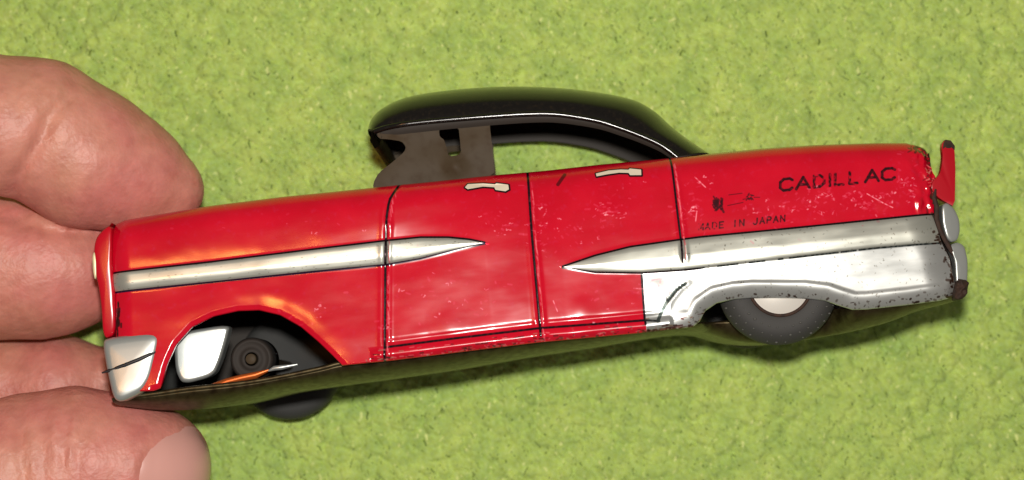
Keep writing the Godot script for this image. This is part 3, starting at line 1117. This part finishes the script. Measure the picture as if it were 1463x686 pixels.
func side_print() -> Texture2D:
	var n1 := FastNoiseLite.new()
	n1.seed = 41
	n1.frequency = 0.014
	n1.fractal_octaves = 5
	var small := Image.create_empty(1024, 272, false, Image.FORMAT_RGB8)
	var red := Color(0.735, 0.022, 0.135)
	for y in 272:
		for x in 1024:
			var k := n1.get_noise_2d(x, y)
			var f := n1.get_noise_2d(x * 6.0 + 900.0, y * 6.0)
			small.set_pixel(x, y, Color(red.r * (1.0 + k * 0.05), red.g + maxf(k, 0.0) * 0.03 + maxf(f - 0.25, 0.0) * 0.12, red.b + k * 0.02 + maxf(f - 0.25, 0.0) * 0.14))
	small.resize(2048, 544, Image.INTERPOLATE_CUBIC)
	art_im = small
	var ink := Color(0.07, 0.02, 0.05)
	var sil := Color(0.76, 0.77, 0.73)
	var white := Color(0.77, 0.785, 0.78)
	# silver quarter panel and spears
	var quarter := PackedVector2Array([Vector2(across(lines[3], -40.0), along(slo, across(lines[3], -40.0)) + 4.0)])
	for k in 20:
		var u := lerpf(across(lines[3], -40.0), 681.0, k / 19.0)
		quarter.append(Vector2(u, along(slo, u) + 4.0))
	quarter.append(Vector2(681, -175))
	quarter.append(Vector2(across(lines[3], -150.0), -175))
	quarter.append(Vector2(across(lines[3], -130.0), -130))
	fill(quarter, white)
	for span in [[-640.0, uv_at(692, 347, 0).x], [uv_at(803, 381.5, 0).x, 681.0]]:
		var up := PackedVector2Array()
		var dn := PackedVector2Array()
		for k in 121:
			var u: float = lerpf(span[0], span[1], k / 120.0)
			up.append(Vector2(u, along(shi, u)))
			dn.append(Vector2(u, along(slo, u)))
		var poly := up.duplicate()
		for k in range(dn.size() - 1, -1, -1):
			poly.append(dn[k])
		fill(poly, sil)
		var f0 := 1 if span[0] < 0 else 0
		stroke(up, 2.6, ink)
		if f0:
			stroke(dn, 2.6, Color(0.12, 0.02, 0.16))
		else:
			stroke(PackedVector2Array(dn.slice(0, 38)), 2.2, ink)
			for seg in [[975, 1004], [1024, 1053], [1070, 1092], [1112, 1118], [1128, 1198], [1203, 1224], [1229, 1272], [1274, 1350]]:
				var ds := PackedVector2Array()
				for q in 7:
					var uu := uv_at(lerpf(seg[0], seg[1], q / 6.0), 370.0, 0.0).x
					ds.append(Vector2(uu, along(slo, uu)))
				stroke(ds, 2.4, Color(0.15, 0.18, 0.18), 0.25)
	# grime and specks on the silver
	for k in 420:
		var u := rng.randf_range(215.0, 640.0)
		var a := along(vb, u)
		var y := lerpf(a, along(shi, u), pow(rng.randf(), 1.3))
		var g := rng.randf_range(0.25, 0.5)
		stroke(PackedVector2Array([Vector2(u, y), Vector2(u + rng.randf_range(-2, 2), y + rng.randf_range(-2, 2))]), rng.randf_range(0.6, 1.5), Color(g, g * 0.95, g * 0.85, rng.randf_range(0.2, 0.7)))
	for k in 130:
		var u := rng.randf_range(-620.0, -45.0)
		var y := lerpf(along(slo, u), along(shi, u), rng.randf())
		stroke(PackedVector2Array([Vector2(u, y), Vector2(u + rng.randf_range(-3, 3), y)]), rng.randf_range(0.6, 1.2), Color(0.40, 0.38, 0.32, 0.5))
	# door lines, the line along the sill, the border of the quarter panel
	var from_v := [0, 170, 170, -40, 170, 0]
	var to_v := [0, -154, -140, -140, -57, 0]
	for k in [1, 2, 3, 4]:
		var pts := PackedVector2Array()
		for q in 40:
			var y := lerpf(from_v[k], to_v[k], q / 39.0)
			if k == 3:
				y = lerpf(along(slo, 190.0), to_v[k], q / 39.0)
			pts.append(Vector2(across(lines[k], y) - 0.8, y))
		stroke(pts, 3.4 if k < 3 else 3.0, ink, 0.1)
	stroke(trace([553, 496, 650, 483.5, 770, 469, 850, 463, 922, 457.5]), 3.2, ink, 0.15)
	stroke(trace([922, 457.5, 941, 459]), 3.0, Color(0.2, 0.22, 0.22), 0.15)
	stroke(fender_line, 4.6, Color(0.27, 0.31, 0.30), 0.1)
	stroke(trace([912, 474, 950, 471, 990, 467]), 4.5, Color(0.36, 0.20, 0.14, 0.85), 0.5)
	stroke(trace([978, 386, 1000, 383.5]), 2.4, ink, 0.3)
	# ink round the door handles
	for h in [[664, 267, 668, 262, 690, 261, 707, 262.5, 709, 260.5, 726, 263, 727, 270, 722, 273, 708, 271, 706, 267, 690, 266, 668, 270, 664, 267], [852, 246, 870, 241.5, 888, 240, 899, 240.5, 901, 238.5, 917, 240.5, 917, 249, 901, 249, 899, 245.5, 885, 245, 868, 247.5, 853, 250.5, 852, 246]]:
		stroke(trace(h, -10.0), 4.2, Color(0.10, 0.02, 0.05))
	stroke(trace([807, 247, 797, 262], -10.0), 5.0, Color(0.34, 0.02, 0.06, 0.9))
	# writing
	var word := Color(0.17, 0.03, 0.06)
	var spots := [[1115, 1134], [1139, 1158], [1163, 1180], [1184, 1190], [1193, 1208], [1214, 1228], [1238, 1257], [1261, 1281]]
	for i in 8:
		var mid: float = (spots[i][0] + spots[i][1]) / 2.0
		letter("CADILLAC"[i], spots[i][0], spots[i][1], lerpf(262.5, 247.5, (mid - 1124.0) / 147.0), 16.5, 4.0, word, 0.55 if i in [2, 3, 4, 5] else 0.25)
	var made := "MADE IN JAPAN"
	for i in made.length():
		if made[i] == " ":
			continue
		var x := 998.0 + i * 9.75
		letter(made[i], x, x + 6.6, lerpf(324.0, 311.5, (x - 998.0) / 120.0), 8.6, 1.9, Color(0.22, 0.03, 0.07), 0.8 if i < 3 else 0.3)
	# the rubbed maker's mark: a dark spiky patch and a smaller one with thin rules
	for k in 44:
		var c := Vector2(1026.5 + rng.randf_range(-7, 7), 290.5 + rng.randf_range(-6, 8))
		var e := c + Vector2(rng.randf_range(-3, 3), rng.randf_range(-7, 5))
		stroke(trace([c.x, c.y, e.x, e.y], -4.0), rng.randf_range(1.2, 3.2), Color(0.20, 0.05, 0.08, 0.7))
	for k in 12:
		var c := Vector2(1073 + rng.randf_range(-4, 4), 281 + rng.randf_range(-4, 4))
		stroke(trace([c.x, c.y, c.x + rng.randf_range(-4, 4), c.y + rng.randf_range(-3, 3)], -4.0), 1.5, Color(0.22, 0.04, 0.08, 0.75))
	for r in [[1042, 277.5, 1061, 275], [1040, 293, 1062, 288.5], [1078, 281, 1086, 281], [1062, 284, 1068, 283]]:
		stroke(trace(r, -4.0), 1.2, Color(0.25, 0.03, 0.08, 0.7))
	# rubbed places: pale scuffs in loose clusters
	var scuffs := [[872, 300, 34, 22, 40], [775, 315, 12, 50, 34], [935, 408, 36, 22, 44], [985, 300, 22, 22, 30], [1170, 278, 40, 22, 40], [1245, 285, 45, 22, 44], [1300, 260, 30, 30, 36], [700, 320, 60, 24, 26], [800, 330, 90, 60, 40], [620, 420, 80, 60, 26], [450, 440, 60, 30, 18], [1150, 300, 120, 30, 40], [660, 440, 110, 50, 20], [555, 470, 12, 40, 20], [1000, 262, 24, 20, 12], [850, 430, 60, 40, 14], [400, 320, 200, 30, 16], [1100, 300, 60, 20, 22], [900, 260, 60, 20, 10]]
	for s in scuffs:
		for k in int(s[4]):
			var c := Vector2(s[0] + rng.randfn(0, 0.5) * s[2], s[1] + rng.randfn(0, 0.5) * s[3])
			var e := c + Vector2(rng.randfn(0, 3.0), rng.randfn(0, 1.8))
			stroke(trace([c.x, c.y, e.x, e.y]), rng.randf_range(0.8, 3.4), Color(0.90, 0.42, 0.50, rng.randf_range(0.06, 0.34)))
	for s in scuffs:                                             # and a few rubbed through to the pale undercoat
		for k in int(s[4] / 4):
			var c := Vector2(s[0] + rng.randfn(0, 0.35) * s[2], s[1] + rng.randfn(0, 0.3) * s[3])
			for m in rng.randi_range(1, 3):
				c += Vector2(rng.randfn(0, 2.5), rng.randfn(0, 1.6))
				stroke(trace([c.x, c.y, c.x + rng.randfn(0, 1.6), c.y + rng.randfn(0, 1.2)]), rng.randf_range(0.8, 2.2), Color(0.94, 0.66, 0.69, rng.randf_range(0.25, 0.65)))
	for k in 150:                                                # chips along the sill's edge
		var u := rng.randf_range(-225.0, 260.0)
		var y := along(vb, u) + absf(rng.randfn(0, 1.0)) * 3.0 + (9.0 if k % 4 == 0 else 0.0)
		stroke(PackedVector2Array([Vector2(u, y), Vector2(u + rng.randfn(0, 5.0), y + rng.randfn(0, 0.7))]), rng.randf_range(0.8, 2.4), [Color(0.88, 0.55, 0.52, 0.5), Color(0.30, 0.10, 0.09, 0.7), Color(0.62, 0.48, 0.38, 0.6)][k % 3])
	for s in [[994, 251, 1009, 266], [1240, 276, 1262, 289], [1262, 289, 1276, 296], [988, 300, 996, 301], [996, 301, 994, 316], [975, 303, 972, 310], [930, 400, 960, 396], [905, 412, 925, 413], [790, 430, 796, 445]]:
		stroke(trace(s, -2.0), 1.7, Color(0.95, 0.62, 0.66, 0.8), 0.4)
	# pink highlights painted on the raised lips beside the door lines
	for k in [1, 2, 4]:
		for q in 60:
			var y := rng.randf_range(-145.0 if k < 3 else -50.0, 90.0)
			var e: float = across(lines[k], y) + 3.4 + rng.randfn(0, 0.6)
			stroke(PackedVector2Array([Vector2(e, y), Vector2(e + 0.5, y - rng.randf_range(3, 12))]), rng.randf_range(1.0, 2.0), Color(0.88, 0.45, 0.48, rng.randf_range(0.2, 0.6)))
	# bare brown metal along the lower edge and the crumpled tail
	for k in 90:
		var u := rng.randf_range(-250.0, 640.0)
		if u < 180.0 and rng.randf() < 0.5:
			u = rng.randf_range(420.0, 640.0)
		var y := along(vb, u) + absf(rng.randfn(0, 1.0)) * (5.5 if u > 400.0 else 2.6)
		stroke(PackedVector2Array([Vector2(u, y), Vector2(u + rng.randfn(0, 1.8), y + rng.randfn(0, 0.9))]), rng.randf_range(0.6, 3.2), Color(0.22, 0.15, 0.12, rng.randf_range(0.3, 0.9)))
	for k in 60:
		var y := rng.randf_range(-140.0, 100.0)
		var u: float = across(lines[5], y) - absf(rng.randfn(0, 1.0)) * 4.0
		stroke(PackedVector2Array([Vector2(u, y), Vector2(u + rng.randfn(0, 2.0), y + rng.randfn(0, 4.0))]), rng.randf_range(1.5, 4.0), Color(0.24, 0.14, 0.10, rng.randf_range(0.4, 0.9)))
	for k in 26:
		var c := Vector2(1318 + rng.randfn(0, 9), 206 + absf(rng.randfn(0, 5)))
		stroke(trace([c.x, c.y, c.x + rng.randfn(0, 5), c.y + rng.randfn(0, 2)], -14.0), rng.randf_range(1.5, 3.5), Color(0.25, 0.12, 0.08, 0.7))
	for k in 30:
		var c := Vector2(1333 + rng.randfn(0, 4), 243 + rng.randfn(0, 10))
		stroke(trace([c.x, c.y, c.x + rng.randfn(0, 4), c.y + rng.randfn(0, 4)], -10.0), rng.randf_range(1.2, 3.0), [Color(0.35, 0.10, 0.08, 0.6), Color(0.92, 0.55, 0.5, 0.6)][k % 2])
	for k in 26:  # dark strokes paint the shaded slot between front cap and fender
		var c := Vector2(167 + rng.randfn(0, 2), 455 + rng.randfn(0, 10))
		stroke(trace([c.x, c.y, c.x, c.y + 5]), 3.0, Color(0.16, 0.04, 0.04, 0.7))
	return ImageTexture.create_from_image(art_im)

# ------------------------------------------------------------------ the hand
var fingers := []

func smin(a: float, b: float, k: float) -> float:
	var h := maxf(k - absf(a - b), 0.0) / k
	return minf(a, b) - h * h * k * 0.25

func bone_dist(p: Vector3, b: Array) -> float:
	var a: Vector3 = b[0]
	var ab: Vector3 = b[2] - a
	var t := clampf((p - a).dot(ab) / ab.length_squared(), 0.0, 1.0)
	return p.distance_to(a + ab * t) - lerpf(b[1], b[3], t)

func finger_dist(f: Array, p: Vector3) -> float:
	var d := 1e4
	for b in f:
		d = smin(d, bone_dist(p, b), 22.0)
	return d

func chain(list: Array) -> Array:                                 # [point, radius, point, radius ...]
	var out := []
	for i in range(0, list.size() - 2, 2):
		out.append([list[i], float(list[i + 1]), list[i + 2], float(list[i + 3])])
	return out

func build_hand():
	var wrist := Vector3(-2080, -170, -160)
	var index := chain([Vector3(-1330, 70, 30), 108, at_height(-200, 165, -50), 104, at_height(-60, 172, -95), 103, at_height(55, 186, -135), 104, at_height(125, 226, -165), 104, at_height(190, 252, -185), 84, at_height(240, 272, -200), 54])
	var middle := chain([Vector3(-1370, 40, -160), 104, Vector3(-1054, -10, -225), 112, Vector3(-800, -38, -255), 114, Vector3(-720, -44, -255), 106, Vector3(-664, -50, -250), 76])
	var ring := chain([Vector3(-1340, -30, -310), 98, Vector3(-1080, -170, -350), 90, Vector3(-850, -240, -365), 88, Vector3(-740, -240, -365), 84, Vector3(-668, -238, -370), 64])
	var little := chain([Vector3(-1270, -110, -392), 82, Vector3(-1060, -310, -402), 74, Vector3(-900, -385, -405), 68, Vector3(-770, -380, -400), 54])
	var thumb := chain([wrist + Vector3(380, -130, 130), 150, Vector3(-1080, -440, 10), 122, at_height(-40, 690, -90), 108, at_height(40, 672, -108), 108, at_height(110, 664, -120), 112, at_height(175, 664, -130), 100, at_height(217, 668, -138), 88])
	fingers = [index, middle, ring, little, thumb]
	var palm := []
	for f in [index, middle, ring, little]:
		var k: Vector3 = f[0][0]
		palm.append([Vector3(-1960, lerpf(-170.0, k.y, 0.3), lerpf(-170.0, k.z, 0.45)), 125.0, k, float(f[0][1]) + 2.0])
	palm.append([Vector3(-1960, -200, -120), 140.0, Vector3(-1250, -300, -60), 110.0])
	palm.append([Vector3(-1960, -200, -260), 140.0, Vector3(-1330, -240, -270), 120.0])
	palm.append([wrist, 150.0, Vector3(-2900, -330, -130), 215.0])
	palm.append([wrist + Vector3(0, -60, -60), 150.0, Vector3(-2900, -430, -170), 215.0])
	# the grid: fine where the fingers hold the car, coarser towards the forearm
	var xs := PackedFloat32Array()
	var x := -390.0
	var st := 9.0
	var back := []
	while x > -2700.0:
		back.push_front(x)
		if x < -800.0:
			st = minf(st * 1.13, 34.0)
		x -= st
	for b in back:
		xs.append(b)
	var nx := xs.size()
	var h := 10.5
	var y0 := -690.0
	var z0 := -515.0
	var ny := 104
	var nz := 74
	var field := PackedFloat32Array()
	field.resize(nx * ny * nz)
	field.fill(400.0)
	for gi in 6:
		var bones: Array = fingers[gi] if gi < 5 else palm
		var own := PackedFloat32Array()
		own.resize(nx * ny * nz)
		own.fill(400.0)
		var k := 22.0 if gi < 5 else 50.0
		for b in bones:
			var a: Vector3 = b[0]
			var e: Vector3 = b[2]
			var ab := e - a
			var l2 := ab.length_squared()
			var ra: float = b[1]
			var rb: float = b[3]
			var m := maxf(ra, rb) + 70.0
			var lo := a.min(e) - Vector3.ONE * m
			var hi := a.max(e) + Vector3.ONE * m
			var j0 := clampi(int((lo.y - y0) / h), 0, ny - 1)
			var j1 := clampi(int((hi.y - y0) / h) + 1, 0, ny - 1)
			var k0 := clampi(int((lo.z - z0) / h), 0, nz - 1)
			var k1 := clampi(int((hi.z - z0) / h) + 1, 0, nz - 1)
			for i in nx:
				if xs[i] < lo.x or xs[i] > hi.x:
					continue
				for j in range(j0, j1 + 1):
					for q in range(k0, k1 + 1):
						var p := Vector3(xs[i], y0 + j * h, z0 + q * h)
						var t := clampf((p - a).dot(ab) / l2, 0.0, 1.0)
						var d := p.distance_to(a + ab * t) - lerpf(ra, rb, t)
						var at := (i * ny + j) * nz + q
						var old := own[at]
						var hh := maxf(k - absf(old - d), 0.0) / k
						own[at] = minf(old, d) - hh * hh * k * 0.25
		var kk := 3.0 if gi < 5 else 55.0
		for i in own.size():
			var d := own[i]
			if d < 200.0:
				var old := field[i]
				var hh := maxf(kk - absf(old - d), 0.0) / kk
				field[i] = minf(old, d) - hh * hh * kk * 0.25
	var thumb_c := at_height(236, 678, -138)
	var thumb_n := Vector3(0.46, -0.14, 0.88).normalized()
	var thumb_l := Vector3(0.88, 0.05, -0.46)
	thumb_l = (thumb_l - thumb_n * thumb_l.dot(thumb_n)).normalized()
	# creases where the joints bend, and fine wrinkles over the thumb's knuckle
	var creases := [
		[at_height(52, 210, -60), Vector3(0.86, -0.48, -0.1), 15.0, 7.0, 130.0], [at_height(78, 190, -60), Vector3(0.9, -0.36, -0.1), 5.0, 7.0, 110.0],
		[Vector3(-760, 35, -190), Vector3(0.25, 1.0, 0.1), 7.0, 8.0, 130.0], [Vector3(-850, -200, -300), Vector3(1, 0.1, 0), 3.0, 8.0, 110.0],
		[at_height(60, 640, -10), Vector3(1, 0.12, 0), 8.0, 6.0, 110.0], [at_height(88, 640, -10), Vector3(1, 0.05, 0), 8.0, 6.0, 110.0], [at_height(112, 640, -10), Vector3(1, -0.04, 0), 8.0, 6.0, 100.0], [at_height(30, 640, -10), Vector3(1, 0.2, 0), 8.0, 6.0, 110.0],
	]
	for i in nx:
		if xs[i] < -1000.0:
			continue
		for j in ny:
			for q in nz:
				var at := (i * ny + j) * nz + q
				if absf(field[at]) > 24.0:
					continue
				var p := Vector3(xs[i], y0 + j * h, z0 + q * h)
				var add := noise.get_noise_3d(p.x * 0.012, p.y * 0.012, p.z * 0.012) * 1.6
				for c in creases:
					var dp: Vector3 = p - c[0]
					var dist := dp.length()
					if dist < c[4]:
						var wob := noise.get_noise_2d(p.y * 0.02, p.z * 0.02) * 5.0
						var s: float = (dp.dot(c[1]) + wob) / c[3]
						add += c[2] * exp(-s * s) * clampf(1.4 * (1.0 - dist / c[4]), 0.0, 1.0)
				var dn := p - thumb_c
				if dn.length() < 130.0 and dn.dot(thumb_n) > 0.0:
					var na := dn.dot(thumb_l) / 70.0
					var nb := dn.dot(thumb_n.cross(thumb_l)) / 80.0
					var nr := sqrt(na * na + nb * nb)
					add -= 5.0 * exp(-pow((nr - 1.13) / 0.13, 2.0)) * clampf(0.7 - na, 0.0, 1.0)
				field[at] += add
	# surface nets
	var where := {}
	var v := PackedVector3Array()
	var idx := PackedInt32Array()
	var sx := ny * nz
	for i in nx - 1:
		var dx := xs[i + 1] - xs[i]
		for j in ny - 1:
			for q in nz - 1:
				var at := i * sx + j * nz + q
				if absf(field[at]) > 66.0:
					continue
				var c0 := field[at]
				var c: Array[float] = [c0, field[at + 1], field[at + nz], field[at + nz + 1], field[at + sx], field[at + sx + 1], field[at + sx + nz], field[at + sx + nz + 1]]
				var inside := 0
				for cc in c:
					if cc < 0.0:
						inside += 1
				if inside == 0 or inside == 8:
					continue
				var sum := Vector3.ZERO
				var cnt := 0
				for e in [[0, 1], [2, 3], [4, 5], [6, 7], [0, 2], [1, 3], [4, 6], [5, 7], [0, 4], [1, 5], [2, 6], [3, 7]]:
					var f0 := c[e[0]]
					var f1 := c[e[1]]
					if (f0 < 0.0) != (f1 < 0.0):
						var t := f0 / (f0 - f1)
						var a0 := Vector3(e[0] >> 2, (e[0] >> 1) & 1, e[0] & 1)
						var a1 := Vector3(e[1] >> 2, (e[1] >> 1) & 1, e[1] & 1)
						sum += a0.lerp(a1, t)
						cnt += 1
				sum /= cnt
				where[at] = v.size()
				v.append(Vector3(xs[i] + sum.x * dx, y0 + (j + sum.y) * h, z0 + (q + sum.z) * h))
	for at in where:
		var f0 := field[at]
		for ax in [[sx, nz, 1], [nz, 1, sx], [1, sx, nz]]:
			var d: int = ax[0]
			var s1: int = ax[1]
			var s2: int = ax[2]
			if at + d >= field.size():
				continue
			var f1 := field[at + d]
			if (f0 < 0.0) == (f1 < 0.0):
				continue
			var a: int = where.get(at, -1)
			var b: int = where.get(at - s1, -1)
			var c: int = where.get(at - s1 - s2, -1)
			var e: int = where.get(at - s2, -1)
			if b < 0 or c < 0 or e < 0:
				continue
			if f0 < 0.0:
				idx.append_array([a, c, b, a, e, c])
			else:
				idx.append_array([a, b, c, a, c, e])
	var origin := Vector3(-2000, -170, MAT)
	var tints := PackedColorArray()
	tints.resize(v.size())
	var flush := FastNoiseLite.new()
	flush.seed = 71
	flush.frequency = 1.0 / 130.0
	flush.fractal_octaves = 4
	var tips := [at_height(225, 265, -150), Vector3(-690, -50, -220), Vector3(-700, -235, -330), at_height(190, 600, -90)]
	for i in v.size():                                       # blood under the skin: pinker fingertips, paler and browner patches
		var p := v[i]
		var f := 0.32 + flush.get_noise_3dv(p) * 0.9
		for t in tips:
			f += 0.55 * exp(-pow(p.distance_to(t) / 120.0, 2.0))
		f = clampf(f, 0.0, 1.0)
		var fine_spots := 1.0 + flush.get_noise_3dv(p * 6.0) * 0.16
		tints[i] = Color(0.56, 0.27, 0.205).lerp(Color(0.54, 0.20, 0.182), f) * fine_spots
	for i in v.size():
		v[i] = plan_dir(v[i] - origin)
	var skin := paint(Color.WHITE, 0.5)
	skin.vertex_color_use_as_albedo = true
	skin.albedo_texture = noise_tex(61, 0.012, [[0.0, Color(0.90, 0.80, 0.78)], [0.4, Color(0.97, 0.93, 0.90)], [0.7, Color(1, 0.98, 0.96)], [1.0, Color(1.0, 0.90, 0.86)]], 512, 5)
	skin.heightmap_enabled = true
	skin.heightmap_texture = noise_tex(62, 0.06, [], 512, 4, false, FastNoiseLite.TYPE_CELLULAR)
	skin.heightmap_scale = 0.012
	skin.subsurf_scatter_enabled = true
	skin.subsurf_scatter_strength = 0.06
	triplanar(skin, 34.0)
	var hand := put("hand", to_mesh(v, normals_of(v, idx), PackedVector2Array(), idx, tints), skin, self)
	hand.position = plan(origin)
	hand.set_meta("label", "bare hand reaching in from the left, thumb and fingers gripping the toy car's nose")
	hand.set_meta("category", "hand")
	var nail_m := paint(Color(0.785, 0.585, 0.55), 0.3, 0.0, 0.1)
	nail("thumbnail", thumb, thumb_c, thumb_n, thumb_l, 70.0, 80.0, origin, nail_m, hand)

func nail(called: String, f: Array, c: Vector3, n: Vector3, l: Vector3, hl: float, hw: float, origin: Vector3, m: Material, parent: Node):
	n = n.normalized()
	l = (l - n * l.dot(n)).normalized()
	var wd := n.cross(l).normalized()
	var cols := []
	for i in 48:
		var a := TAU * i / 48.0
		var ring := PackedVector3Array()
		for j in 13:
			var r := j / 12.0
			var ca := signf(cos(a)) * pow(absf(cos(a)), 0.75)
			var sa := signf(sin(a)) * pow(absf(sin(a)), 0.75)
			var p := c + n * 140.0 + (l * hl * ca + wd * hw * sa) * maxf(r, 0.01)
			for s in 40:
				var d := finger_dist(f, p)
				if d < 0.2:
					break
				p -= n * minf(d, 14.0)
			ring.append(plan_dir(p + n * (3.2 - 2.9 * pow(r, 8.0)) - origin))
		cols.append(ring)
	put(called, loft_mesh(cols, true), m, parent)
